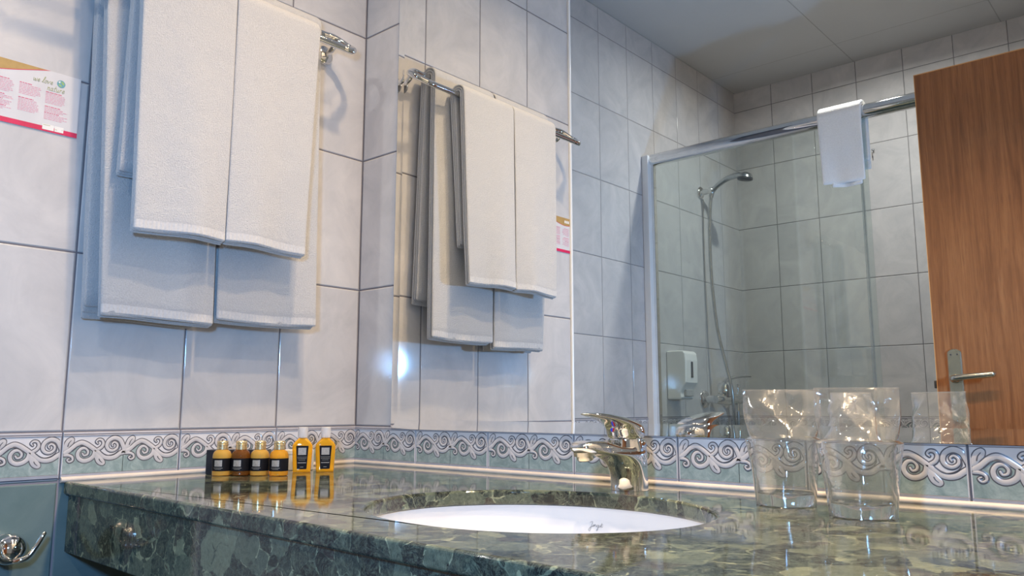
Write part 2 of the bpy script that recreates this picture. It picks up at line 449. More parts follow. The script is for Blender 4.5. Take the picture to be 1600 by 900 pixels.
# one motif is 100 mm long; heights in mm above the tile's lower edge: (x, z) and half width
VINE = [(-3, 37), (5, 40), (14, 46), (22, 53), (30, 56.5), (38, 54), (47, 48), (56, 41), (66, 33), (76, 29.5), (86, 31), (95, 37), (103, 42)]
STROKES = [
    (VINE, 3.5, 3.5),
    ([(53, 43), (51, 34), (44, 28), (35, 26.5), (27.5, 31), (25.5, 39), (30, 46), (37, 47), (41.5, 42), (40.5, 36.5), (35.5, 35), (33, 38.5)], 3.4, 1.5),
    ([(101, 43), (98, 51), (93, 59.5), (83.5, 63), (74.5, 58.5), (71.5, 50), (75, 43.5), (82, 41.5), (88.5, 45.5), (89, 52), (84, 55.5), (80, 52.5), (81.5, 49)], 3.4, 1.3),
    ([(57, 44), (63, 48), (65.5, 54), (63, 59.5), (57.5, 60.5), (54, 57), (56.5, 54)], 2.6, 1.2),
    ([(-2, 40), (4, 37), (11, 36.5), (17, 33.5), (18, 28), (13, 25.5), (9.5, 29), (12.5, 31)], 2.5, 1.1),
]
LEAVES = [[(2, 44), (3, 53), (7, 61.5), (14, 65.5), (18.5, 62.5), (17.5, 56), (12, 50), (8, 45)],
          [(52, 40), (53.5, 29), (58, 21), (65.5, 17.5), (70, 20), (69.5, 25), (64.5, 31), (60, 37)]]
SLITS = [([(9, 50.5), (10.5, 56), (14, 60.5)], 1.1), ([(60, 28.5), (62, 25), (65.5, 22)], 1.1)]

def ribbon(g, pts, wa, wb, h0, h1, m, ext, put):
    pts = catmull([(p[0], p[1], 0) for p in pts], 5); n = len(pts); V = []; F = []
    for i, p in enumerate(pts):
        t = (pts[min(i + 1, n - 1)] - pts[max(i - 1, 0)]).normalized(); nrm = Vector((-t.y, t.x, 0))
        k = i / (n - 1); hw = wa + (wb - wa) * max(0, (k - .25) / .75) + ext
        a, b = p + nrm * hw, p - nrm * hw
        V += [(a.x, a.y, h0), (p.x + nrm.x * hw * .5, p.y + nrm.y * hw * .5, h1), (p.x - nrm.x * hw * .5, p.y - nrm.y * hw * .5, h1), (b.x, b.y, h0)]
    for i in range(n - 1):
        for j in range(3):
            q = i * 4 + j; F.append((q, q + 1, q + 5, q + 4))
    # rounded ends
    for s in (0, n - 1):
        p = pts[s]; k = 0 if s == 0 else 1; hw = (wa if s == 0 else wb) + ext; b = len(V)
        V.append((p.x, p.y, h1)); N = 10
        for j in range(N): V.append((p.x + hw * math.cos(2 * PI * j / N), p.y + hw * math.sin(2 * PI * j / N), h0))
        for j in range(N): F.append((b, b + 1 + j, b + 1 + (j + 1) % N))
    g.add([put(v) for v in V], F, m)

def blob(g, pts, h0, h1, m, ext, put):
    pts = catmull([(p[0], p[1], 0) for p in pts], 4, True); c = sum(pts, Vector()) / len(pts); V = []; F = []; n = len(pts)
    for p in pts:
        d = (p - c); q = p + d.normalized() * ext; V.append((q.x, q.y, h0))
    for p in pts:
        q = c + (p - c) * .72; V.append((q.x, q.y, h1))
    for j in range(n):
        k = (j + 1) % n; F.append((j, k, n + k, n + j))
    F.append(tuple(n + j for j in range(n)))
    g.add([put(v) for v in V], F, m)

def border(name, place, n, half=None):
    """n tiles of 200 mm; place(s, z, h) turns metres along / up / out into a point"""
    g = G()
    for i in range(n):
        s0 = i * .2
        P = lambda v: place(s0 + v[0] * .001, B0 + v[1] * .001, v[2] * .001)
        flat = lambda x0, x1, z0, z1, h, m: g.add([P((x0, z0, h)), P((x1, z0, h)), P((x1, z1, h)), P((x0, z1, h))], [(0, 1, 2, 3)], m)
        flat(0, 200, -1, 75, 1.0, 5)                           # grout bed
        a, b = 1.5, 198.5
        H = 3.0
        # body: base slab sides + face
        V = []; prof = [(0.5, 1.0), (0.9, H), (5.5, H + 1.2), (6.2, H), (67.0, H), (67.7, H + 1.3), (69.4, H + 1.3), (70.0, H + .2), (70.6, H + 1.3), (73.0, H + 1.2), (73.8, 1.0)]
        for z, h in prof: V += [P((a, z, h)), P((b, z, h))]
        ms = [4, 4, 5, 0, 5, 4, 5, 5, 4, 4]
        for k in range(len(prof) - 1):
            g.add(V[2 * k:2 * k + 4], [(0, 1, 3, 2)], ms[k])
        # raised rim at the tile's ends
        for xx in (a, b - 1.6):
            g.add([P((xx, .9, 1)), P((xx + .5, .9, H + .7)), P((xx + 1.1, .9, H + .7)), P((xx + 1.6, .9, 1)), P((xx, 73.5, 1)), P((xx + .5, 73.5, H + .7)), P((xx + 1.1, 73.5, H + .7)), P((xx + 1.6, 73.5, 1))], [(0, 1, 5, 4), (1, 2, 6, 5), (2, 3, 7, 6)], 0)
        for k in range(2):
            Q = lambda v, k=k: P((min(max(v[0] + 100 * k, a + 1.6), b - 1.6), v[1], v[2]))
            vp = [p for p in catmull([(p[0], p[1], 0) for p in VINE], 5) if -.5 <= p.x <= 100.5]
            V = []; F = []
            for p in vp: V += [Q((p.x, 6.2, H + .15)), Q((p.x, p.y, H + .15))]
            for j in range(len(vp) - 1): F.append((2 * j, 2 * j + 2, 2 * j + 3, 2 * j + 1))
            g.add(V, F, 1)
            for lf in LEAVES: blob(g, lf, H + .15, H + .5, 3, 1.3, Q)
            for si, (st, wa, wb) in enumerate(STROKES): ribbon(g, st, wa, wb, H + .15, H + .5, 3, 1.3, Q)
            for lf in LEAVES: blob(g, lf, H + .4, H + .78, 2, -.2, Q)
            for si, (st, wa, wb) in enumerate(STROKES): ribbon(g, st, wa, wb, H + .4, H + .78, 2, -.2, Q)
            for sl, wd in SLITS: ribbon(g, sl, wd, wd * .5, H + .65, H + .9, 3, 0.1, Q)
            # lines that separate the coils where they touch the stem
            for ln in ([(16, 43), (24, 50), (31, 51.5), (38, 48.5), (44.5, 42), (43.5, 35)], [(62, 41), (70, 35), (78, 34), (87, 37.5), (92.5, 44), (92.5, 52)]):
                ribbon(g, ln, .75, .5, H + .65, H + .9, 3, 0.1, Q)
    return struct(g.make(name, [BG_W, BG_G, SCROLL, OUTL, RIDGE, GROUTM], ang=60))
border('trim_3', lambda s, z, h: Vector((h, -.8 + s, z)), 4)
border('trim_4', lambda s, z, h: Vector((s, -h, z)), 9)
border('trim_5', lambda s, z, h: Vector((-.275 + h, -2.56 + s, z)), 9)
border('trim_6', lambda s, z, h: Vector((-.082 - .2 + s, YB + h, z)), 10)

# ------------------------------------------------------------------ mirror with ground bevel
MX0, MX1, MZ0, MZ1 = .126, 1.66, .9255, 2.28
def make_mirror():
    g = G(); bw = .019; t0, t1 = .0068, .0060
    x0, x1, z0, z1 = MX0, MX1, MZ0, MZ1
    o = [(x0, z0), (x1, z0), (x1, z1), (x0, z1)]; i = [(x0 + bw, z0 + bw), (x1 - bw, z0 + bw), (x1 - bw, z1 - bw), (x0 + bw, z1 - bw)]
    V = [(x, -t0, z) for x, z in o] + [(x, -t1, z) for x, z in i] + [(x, -.0005, z) for x, z in o]
    F = [(4, 5, 6, 7)] + [(k, (k + 1) % 4, 4 + (k + 1) % 4, 4 + k) for k in range(4)] + [(8 + k, 8 + (k + 1) % 4, (k + 1) % 4, k) for k in range(4)]
    g.add(V[:8], F[:5], 0); b = V; g.add(V, F[5:] + [(8, 9, 10, 11)], 1)
    ob = g.make('wall_mirror', [MIRROR, MEDGE], sm=False)
    tag(ob, 'large frameless wall mirror with a thin angled rim above the green stone worktop', 'mirror')
make_mirror()

# ------------------------------------------------------------------ worktop and basin
ZC, TH = .8505, .021
BX, BY, BA, BB = .80, -.35, .220, .190
def front_y(x): return -.592 - .033 * x
def make_counter():
    root = empty('vanity_counter', (.8, -.3, ZC))
    tag(root, 'long green and black marbled stone worktop with deep front apron under the mirror', 'worktop')
    L = Vector((.8, -.3, ZC))
    x0, x1 = .0005, XR - .001
    bm = bmesh.new()
    outer = [(x0, front_y(x0)), (x1, front_y(x1)), (x1, -.0005), (x0, -.0005)]
    N = 96
    inner = [(BX + BA * math.cos(2 * PI * k / N), BY + BB * math.sin(2 * PI * k / N)) for k in range(N)]
    ov = [bm.verts.new((x - L.x, y - L.y, 0)) for x, y in outer]; iv = [bm.verts.new((x - L.x, y - L.y, 0)) for x, y in inner]
    es = [bm.edges.new((ov[k], ov[(k + 1) % 4])) for k in range(4)] + [bm.edges.new((iv[k], iv[(k + 1) % N])) for k in range(N)]
    bmesh.ops.triangle_fill(bm, use_beauty=True, edges=es)
    r = bmesh.ops.extrude_face_region(bm, geom=bm.faces[:])
    vs = [e for e in r['geom'] if isinstance(e, bmesh.types.BMVert)]
    bmesh.ops.translate(bm, verts=vs, vec=(0, 0, -TH))
    bmesh.ops.recalc_face_normals(bm, faces=bm.faces)
    me = bpy.data.meshes.new('stone_top'); bm.to_mesh(me); bm.free()
    o = link('stone_top', me, root, [STONE]); bevel(o, .0042, 4, 50)
    for p in me.polygons: p.use_smooth = False
    g = G(); za, zb = .738, ZC - TH + .0005
    V = []
    for x in (x0, x1):
        f = front_y(x) + .009
        V += [(x, f, za), (x, f, zb), (x, f + .022, zb), (x, f + .022, za)]
    g.add([Vector(v) - L for v in V], [(0, 1, 2, 3), (7, 6, 5, 4), (0, 4, 5, 1), (1, 5, 6, 2), (2, 6, 7, 3), (3, 7, 4, 0)])
    a = g.make('stone_apron', [STONE], root, sm=False); bevel(a, .0015, 2)
make_counter()

def make_basin():
    root = empty('wash_basin', (BX, BY, ZC - TH))
    tag(root, 'white oval ceramic wash basin set under the stone worktop', 'basin')
    a, b, dp = BA + .006, BB + .006, .150
    prof = [(1.10, -.0005), (1.0, -.0005)]
    prof = []
    n = 18; rr = []
    N = 80
    def ring(k, z): return [(a * k * math.cos(2 * PI * j / N), b * k * math.sin(2 * PI * j / N), z) for j in range(N)]
    rr.append(ring(1.09, -.014)); rr.append(ring(1.09, -.0008)); rr.append(ring(1.0, -.0008))
    for i in range(1, n + 1):
        th = i / n * PI / 2
        rr.append(ring(max(math.cos(th) ** .8, .09) if i < n else .09, -dp * math.sin(th) ** .95))
    # outside
    for i in range(n, 0, -1):
        th = i / n * PI / 2
        rr.append(ring((max(math.cos(th) ** .8, .09) if i < n else .09) * 1.0 + .045, -dp * math.sin(th) ** .95 - .012))
    g = G(); g.rings(rr, caps=False)
    # close outer loop to first ring
    base = len(rr) - 1
    g.f += [(base * N + j, base * N + (j + 1) % N, (j + 1) % N, j) for j in range(N)]; g.m += [0] * N
    g.make('bowl', [CERAMIC], root, ang=50)
    g = G(); g.lathe([(.0, -dp + .001), (.016, -dp + .001), (.021, -dp + .003), (.024, -dp + .0005), (.024, -dp - .012), (0, -dp - .012)], 28, caps=False)
    g.make('drain_ring', [CHROME], root)
    # maker's signature printed on the back slope of the bowl
    g = G()
    S = [[(2, 12), (6, 13), (4, 6), (2, -1), (0, 1), (3, 5), (6, 6)], [(6, 6), (8, 9), (6.5, 6), (8.5, 6.5), (9, 9), (9.5, 6)], [(9.5, 6), (10.2, 9), (11.5, 8.8), (12, 6), (13, 6.5)], [(15.5, 8.5), (13.6, 8.4), (13.6, 6), (15.4, 6.4), (15.5, 9), (15.4, 2), (13.6, 0), (13.8, 2), (17, 6)], [(17, 9), (17, 6), (19, 6.4), (19.3, 9), (19.2, 6), (20.5, 7)], [(22, 12), (21, 6.3), (22.6, 6), (24, 7)], [(20, 9.3), (24, 9.6)]]
    for st in S:
        pts = []
        for (u, v) in catmull([(p[0], p[1], 0) for p in st], 5) and [(q.x, q.y) for q in catmull([(p[0], p[1], 0) for p in st], 5)]:
            X = .745 - BX + u * .0009; Z = .803 - (ZC - TH) + (v - 6) * .0009
            # invert the bowl profile: z -> k
            sn = min(1, (-Z / dp)) ** (1 / .95); th = math.asin(sn); k = math.cos(th) ** .8
            Y = b * math.sqrt(max(0, k * k - (X / a) ** 2))
            d = Vector((X / a / a, Y / b / b, 0)).normalized()
            pts.append(Vector((X, Y, Z)) - d * .0008)
        g.tube(pts, .00022, 5)
    g.make('signature', [noise_mat('grey_ink', (.10, .10, .11), (.14, .14, .15), 300, .4)], root)
make_basin()

# ------------------------------------------------------------------ mixer tap
def egg(b, f, wd, e, n=56):
    """plan outline from y=-b (towards the wall) to y=f (towards the basin)"""
    c, h = (f - b) / 2, (f + b) / 2; out = []
    for j in range(n):
        t = 2 * PI * j / n; ct, st = math.cos(t), math.sin(t)
        out.append((wd * math.copysign(abs(ct) ** (2 / e), ct), c + h * math.copysign(abs(st) ** (2 / e), st)))
    return out
def make_tap():
    root = empty('basin_tap', (.7735, -.0990, ZC + .0003), PI)    # local +y points at the basin
    tag(root, 'chrome single lever mixer tap standing behind the wash basin', 'tap')
    def slices(tab, tilt=0):
        rr = []
        for (z, b, f, wd, e) in tab:
            rr.append([(x, y, z + tilt * y) for x, y in egg(b, f, wd, e)])
        return rr
    def dense(tab, k=4):
        V = [Vector((a, b, c)) for a, b, c, d, e in tab]; W = [Vector((d, e, 0)) for a, b, c, d, e in tab]
        A, B = catmull(V, k), catmull(W, k)
        return [(p.x, p.y, p.z, q.x, q.y) for p, q in zip(A, B)]
    def sag(rr):
        out = []
        for r in rr:
            row = []
            for x, y, z in r:
                k = max(0, (z - .050) / .024) ** 1.5
                row.append((x, y, z - k * (.0125 * math.exp(-((y - .030) / .034) ** 2))))
            out.append(row)
        return out
    g = G()
    body = [(0, .0275, .0275, .0275, 2), (.010, .0271, .0276, .0271, 2), (.022, .0271, .0300, .0271, 2), (.033, .0274, .0365, .0273, 2.05), (.041, .0277, .0460, .0275, 2.2), (.0475, .0279, .0600, .0275, 2.4), (.0525, .0280, .0790, .0270, 2.8), (.0555, .0280, .1000, .0258, 3.2), (.0580, .0280, .1190, .0242, 3.6), (.062, .0280, .1255, .0235, 4), (.0665, .0280, .1265, .0230, 4), (.0705, .0275, .1235, .0215, 4), (.0730, .0262, .1160, .0180, 3.8), (.0738, .0235, .106, .0125, 3.4), (.0740, .019, .09, .006, 3)]
    g.rings(sag(slices(dense(body))))
    g.make('spout_body', [CHROME], root, ang=60)
    g = G(); Tm = Matrix.Translation((0, .1085, .0475)) @ Matrix.Rotation(R(-8), 4, 'X')
    g.lathe([(0, -.001), (.0085, -.001), (.0110, .0004), (.0118, .003), (.0118, .0065), (.0155, .0068), (.0157, .0125), (0, .0125)], 32, T=Tm, caps=False)
    g.make('aerator', [BRASS], root)
    g = G()
    g.lathe([(.0250, .056), (.0236, .0640), (.0215, .0700), (.0210, .0735), (.0210, .079)], 40, T=Matrix.Translation((0, .006, 0)), caps=False)
    g.make('cartridge_collar', [CHROME], root)
    lev = [(.0735, .0180, .0320, .0215, 2), (.0765, .0210, .0365, .0258, 2), (.0825, .0225, .0385, .0273, 2.05), (.0885, .0205, .0405, .0272, 2.1), (.0935, .0160, .0460, .0262, 2.2), (.0975, .0070, .0560, .0243, 2.3), (.1012, -.0050, .0700, .0217, 2.4), (.1042, -.0180, .0860, .0187, 2.5), (.1065, -.0300, .1000, .0155, 2.6), (.1085, -.0430, .1095, .0127, 2.6), (.1100, -.0550, .1135, .0106, 2.6), (.1112, -.0680, .1125, .0084, 2.5), (.1118, -.0820, .1070, .0050, 2.3)]
    g = G(); g.rings(slices(dense(lev)))
    lo = g.make('lever', [CHROME], root, ang=60)
    g = G(); Tm = Matrix.Translation((0, .0405, .0875)) @ Matrix.Rotation(R(-78), 4, 'X')
    for k, m in ((0, 0), (1, 1)):
        n = 12; V = [(0, 0, .0012)] + [(.0036 * math.cos(PI * j / n + k * PI + PI / 2), .0036 * math.sin(PI * j / n + k * PI + PI / 2), .0010) for j in range(n + 1)]
        g.add(V, [(0, j, j + 1) for j in range(1, n + 1)], m, Tm)
    g.lathe([(.0036, .001), (.0040, .0004), (.0040, -.002)], 20, 2, Tm, caps=False)
    ind = g.make('temperature_mark', [mat('red_mark', (.6, .02, .02), .3), mat('blue_mark', (.02, .06, .6), .3), CHROME], lo)
    ind['label'] = 'small red and blue temperature dot'
make_tap()

# ------------------------------------------------------------------ little toiletries in the corner
AX = math.atan2(.66, .75)                # the row runs along this direction
def make_round(liq, full):
    root = empty('toiletry_bottle')
    r = .0162
    g = G(); g.lathe([(0, .0003), (r * .88, .0003), (r * .98, .0012), (r, .004), (r, .0330), (r * .97, .0375), (r * .86, .0415), (r * .68, .0440), (r * .56, .0452), (r * .53, .0470), (0, .0470)], 40, caps=False)
    g.make('bottle_body', [liq], root)
    g = G()
    n = 28; a0, a1 = -PI * .98, PI * .98
    rr = [[(r + .0002) * math.cos(a0 + (a1 - a0) * j / n) for j in range(n + 1)], [(r + .0002) * math.sin(a0 + (a1 - a0) * j / n) for j in range(n + 1)]]
    V = [(rr[0][j], rr[1][j], z) for z in (.0085, .0305) for j in range(n + 1)]
    g.add(V, [(j, j + 1, n + 2 + j, n + 1 + j) for j in range(n)])
    lab = g.make('label_band', [BLACKL], root)
    g = G(); k = 8; ph = -.55
    for (z0, z1, h0, h1) in ((.0165, .0275, -.42, .42), (.0135, .0142, -.5, .5), (.0115, .0120, -.35, .35)):
        V = [((r + .0004) * math.cos(ph + h0 + (h1 - h0) * j / k), (r + .0004) * math.sin(ph + h0 + (h1 - h0) * j / k), z) for z in (z0, z1) for j in range(k + 1)]
        g.add(V, [(j, j + 1, k + 2 + j, k + 1 + j) for j in range(k)])
    g.make('label_print', [GREYP], lab)
    g = G(); rc = .0098
    prof = [(0, .0455), (rc, .0455), (rc, .0500), (rc * .93, .0506), (rc * .93, .0520), (rc * 1.02, .0526), (rc * 1.02, .0548), (rc * .95, .0553), (rc * .97, .0560), (rc * .99, .0590), (rc * .90, .0604), (0, .0606)]
    g.lathe(prof, 36, caps=False)
    g.make('screw_cap', [GOLD], root)
    return root
# positions found along the edge of the row; local x+ is turned to the camera
pos = [(.0905, -.3640), (.1150, -.3415), (.1385, -.3180), (.1690, -.2985)]
labs = ['small round bottle of honey gel with gold cap, leftmost of the row on the worktop',
        'small round bottle of dark brown gel with gold cap and black label',
        'small round bottle of honey gel, third from the left between two darker ones',
        'small round bottle of amber gel with gold cap, beside the taller flat bottles']
lq = [HONEY, BROWN, HONEY, AMBER]
tp = None
for (x, y), lb, q in zip(pos, labs, lq):
    b = make_round(q, 1)
    b.location = (x, y, ZC); b.rotation_euler = (0, 0, math.atan2(CAM.y - y, CAM.x - x) + .15)
    tag(b, lb, 'bottle', 'round toiletry bottles in the corner')

def make_flat():
    root = empty('shampoo_bottle')
    wd, dp = .0185, .0095
    def rr(w_, d_, z, e=5, n=48):
        out = []
        for j in range(n):
            t = 2 * PI * j / n; ct, st = math.cos(t), math.sin(t)
            out.append((d_ * math.copysign(abs(st) ** (2 / e), st), w_ * math.copysign(abs(ct) ** (2 / e), ct), z))
        return out
    g = G(); g.rings([rr(wd * .84, dp * .85, .0003), rr(wd * .88, dp * .95, .0012), rr(wd * .89, dp, .004), rr(wd * .95, dp, .025), rr(wd, dp, .046), rr(wd * .97, dp * .98, .0500), rr(wd * .82, dp * .93, .0545), rr(wd * .55, dp * .8, .0595, 3.5), rr(wd * .40, dp * .72, .0625, 2.6), rr(wd * .38, dp * .70, .0640, 2.2)])
    g.make('bottle_body', [FLATAMB], root)
    g = G(); V = []
    top = [(-.0110, .0487), (.0110, .0487), (.0112, .0475), (.0088, .0070), (.0078, .0060), (-.0078, .0060), (-.0088, .0070), (-.0112, .0475)]
    for xo in (dp + .0001, dp + .0004): V += [(xo, y, z) for y, z in top]
    n = len(top); g.add(V, [tuple(range(n, 2 * n))] + [(j, (j + 1) % n, n + (j + 1) % n, n + j) for j in range(n)])
    lab = g.make('front_label', [BLACKL], root, sm=False)
    g = G()
    for y0, y1, z0, z1 in ((-.0072, .0072, .0320, .0450), (-.0085, .0085, .0278, .0283), (-.0080, .0080, .0250, .0255), (-.0060, .0060, .0222, .0226), (-.0075, .0075, .0170, .0182), (-.0030, .0030, .0095, .0102)):
        g.box((dp + .0004, y0, z0), (dp + .0006, y1, z1))
    g.make('label_print', [GREYP], lab, sm=False)
    g = G(); g.lathe([(0, .0630), (.0088, .0630), (.0092, .0640), (.0092, .0820), (.0084, .0829), (0, .0829)], 36, caps=False)
    g.make('flip_cap', [CAPCLEAR], root)
    return root
f1 = make_flat(); f1.location = (.1330, -.2260, ZC); f1.rotation_euler = (0, 0, -.62)
tag(f1, 'flat orange shampoo bottle with clear cap, beside the round amber bottle', 'bottle', 'flat shampoo bottles')
f2 = dup(f1, (.1590, -.1930, ZC), -.60)
tag(f2, 'flat orange shampoo bottle with clear cap, closest to the mirror corner', 'bottle', 'flat shampoo bottles')

bx = empty('amenity_box', (.0800, -.3250, ZC), AX)
tag(bx, 'black card box with a curved cut side standing behind the round bottles', 'box')
g = G(); l, d, h = .054, .015, .0435
V = []
outl = [(-d, 0), (d, 0), (d, h), (-d, h)]
g.box((-l, -d, .0003), (l, d, h)); o = g.make('sleeve', [BLACK], bx, sm=False); bevel(o, .0006, 2)
g = G(); N = 14
V = [(-l - .0004, -d + .001 + (.012) * math.sin(PI * k / N), .002 + (h - .004) * k / N) for k in range(N + 1)]
V += [(-l - .0004, -d + .001, .002 + (h - .004) * k / N) for k in range(N + 1)]
g.add(V, [(k, k + 1, N + 2 + k, N + 1 + k) for k in range(N)])
q = g.make('cut_out', [noise_mat('inner_card', (.06, .065, .055), (.05, .055, .05), 60, .5)], bx, sm=False); q['label'] = 'grey curved inner card'
wb = empty('soap_box', (.078, -.205, ZC), AX)
tag(wb, 'small white card box standing behind the flat shampoo bottles', 'box')
g = G(); g.box((-.034, -.012, .0003), (.034, .012, .0385)); o = g.make('carton', [WHITECARD], wb, sm=False); bevel(o, .0008, 2)
g = G(); g.box((-.034, -.0124, .030), (.034, -.0121, .0305)); g.make('lid_flap', [GREYP], wb, sm=False)

# ------------------------------------------------------------------ tumblers in cellophane bags
def make_tumbler():
    root = empty('drinking_glass')
    N = 64
    g = G(); g.lathe([(.0334, .0160), (.0380, .079), (.0378, .0800), (.0369, .0802), (.0364, .0795), (.0318, .0165)], N, caps=False)
    g.make('glass_wall', [THIN], root, ang=50)
    g = G(); g.lathe([(0, .0004), (.029, .0004), (.0318, .0012), (.0328, .004), (.0334, .0158), (.0318, .0163), (.0300, .0150), (.022, .0136), (0, .0130)], N, caps=False)
    g.make('heavy_base', [TUMBLER], root, ang=50)
    return root
def make_bag(seed, wtop, name='cellophane_bag'):
    root = empty(name)
    rnd = random.Random(seed); N = 112; rr = []; Hh = .141
    ph = [rnd.uniform(0, 6.28) for _ in range(8)]
    M = 44
    for i in range(M + 1):
        z = .0006 + (Hh - .0006) * i / M
        k = min(1, max(0, (z - .083) / (Hh - .083)))
        k2 = k ** .8
        rad = .0342 + (.0394 - .0342) * min(1, z / .08)
        half = rad + (wtop / 2 - rad) * min(1, k * 2.2) ** .7
        if z < .083: half = rad + .0012 + .006 * (z / .083) ** 2
        thick = rad * (1 - k2) + .0011
        row = []
        for j in range(N):
            t = 2 * PI * j / N; ct, st = math.cos(t), math.sin(t)
            e = 1.0 + .35 * k
            x = half * math.copysign(abs(ct) ** (1 / (1 + .0 * k)), ct); y = thick * math.copysign(abs(st) ** e, st)
            p = Vector((x, y, z))
            # creases: folded plate like pattern
            side = 1 if st >= 0 else -1
            tri = lambda q: abs((q % 2.0) - 1.0) - .5
            zz = z - .07
            a1, a2, a3, a4 = x * 30 + zz * 24 + ph[0], -x * 26 + zz * 34 + ph[1], x * 62 - zz * 14 + ph[2] + side, x * 18 + zz * 60 + ph[3]
            am = .0004 + .0062 * math.sin(PI * min(1, k * 1.02)) ** .7 if k > 0 else .0005
            cr = tri(a1) * 1.1 + tri(a2) * 1.0 + max(0, tri(a3)) * .6 + tri(a4) * .35
            p.y += am * cr * (1 if st >= 0 else -.8) * min(1, abs(st) * 3)
            if k > .95: p.y *= .8
            row.append(p)
        rr.append(row)
    g = G(); g.rings(rr, caps=False)
    ob = g.make('film', [BAG], root, ang=16)
    # heat-sealed top hem
    g = G(); z0 = Hh - .0015
    g.tube([(-wtop / 2, 0, Hh), (0, .0008, Hh), (wtop / 2, 0, Hh)], .0009, 6); 
    g.make('sealed_edge', [BAG], root)
    return root
gp = [(1.0225, -.1310), (1.1300, -.1790)]
d1 = make_tumbler(); d1.location = (*gp[0], ZC)
tag(d1, 'clear tumbler inside a plastic bag, farther from the camera and nearer the tap', 'glass', 'bagged tumblers on the worktop')
d2 = dup(d1, (*gp[1], ZC))
tag(d2, 'clear tumbler inside a plastic bag, nearer the camera, right of the other tumbler', 'glass', 'bagged tumblers on the worktop')
b1 = make_bag(3, .094); b1.location = (*gp[0], ZC); b1.rotation_euler = (0, 0, .60)
tag(b1, 'crinkled clear bag over the tumbler nearer the tap', 'bag', 'clear bags over the tumblers')
b2 = make_bag(8, .090); b2.location = (*gp[1], ZC); b2.rotation_euler = (0, 0, .45)
tag(b2, 'crinkled clear bag over the tumbler on the right', 'bag', 'clear bags over the tumblers')

# ------------------------------------------------------------------ towel rack and towels
BARI, BARO = (.042, 1.774), (.101, 1.728)      # inner and outer bar (x, z)
def make_rack():
    root = empty('towel_rack', (0, -.40, 1.75))
    tag(root, 'chrome double bar towel rack on the tiled side wall', 'towel rack')
    L = Vector((0, -.40, 1.75))
    ya, yb = -.735, -.092
    loop = [(BARI[0], ya + .055, BARI[1]), (BARI[0], ya + .085, BARI[1]), (BARI[0], -.40, BARI[1]), (BARI[0], yb - .085, BARI[1]), (BARI[0], yb - .055, BARI[1]), (BARI[0] + .004, yb - .030, BARI[1] - .001), (.060, yb - .004, 1.757), (.070, yb, 1.750), (.082, yb - .008, 1.741), (BARO[0], yb - .045, BARO[1]), (BARO[0], yb - .07, BARO[1]),
            (BARO[0], ya + .07, BARO[1]), (BARO[0], ya + .045, BARO[1]), (.082, ya + .008, 1.741), (.070, ya, 1.750), (.060, ya + .004, 1.757), (BARI[0] + .004, ya + .030, BARI[1] - .001)]
    pts = [Vector(p) - L for p in loop]
    c = catmull(pts, 7, True); c = c + [c[0]]
    g = G(); g.tube(c, .0074, 16, caps=False); g.make('bar_loop', [CHROME], root, ang=60)
    for y in (-.118, -.700):
        g = G(); Tm = Matrix.Translation(Vector((0, y, 1.748)) - L) @ Matrix.Rotation(R(90), 4, 'Y')
        g.lathe([(0, .0005), (.0215, .0005), (.0222, .004), (.0190, .0085), (.0120, .011), (.0085, .013), (0, .013)], 36, T=Tm, caps=False)
        g.tube([Vector(p) - L for p in catmull([(.008, y, 1.748), (.022, y, 1.750), (.034, y, 1.756), (BARI[0], y, BARI[1] - .003)], 6)], .0068, 12)
        g.make('wall_mount', [CHROME], root, ang=60)
make_rack()

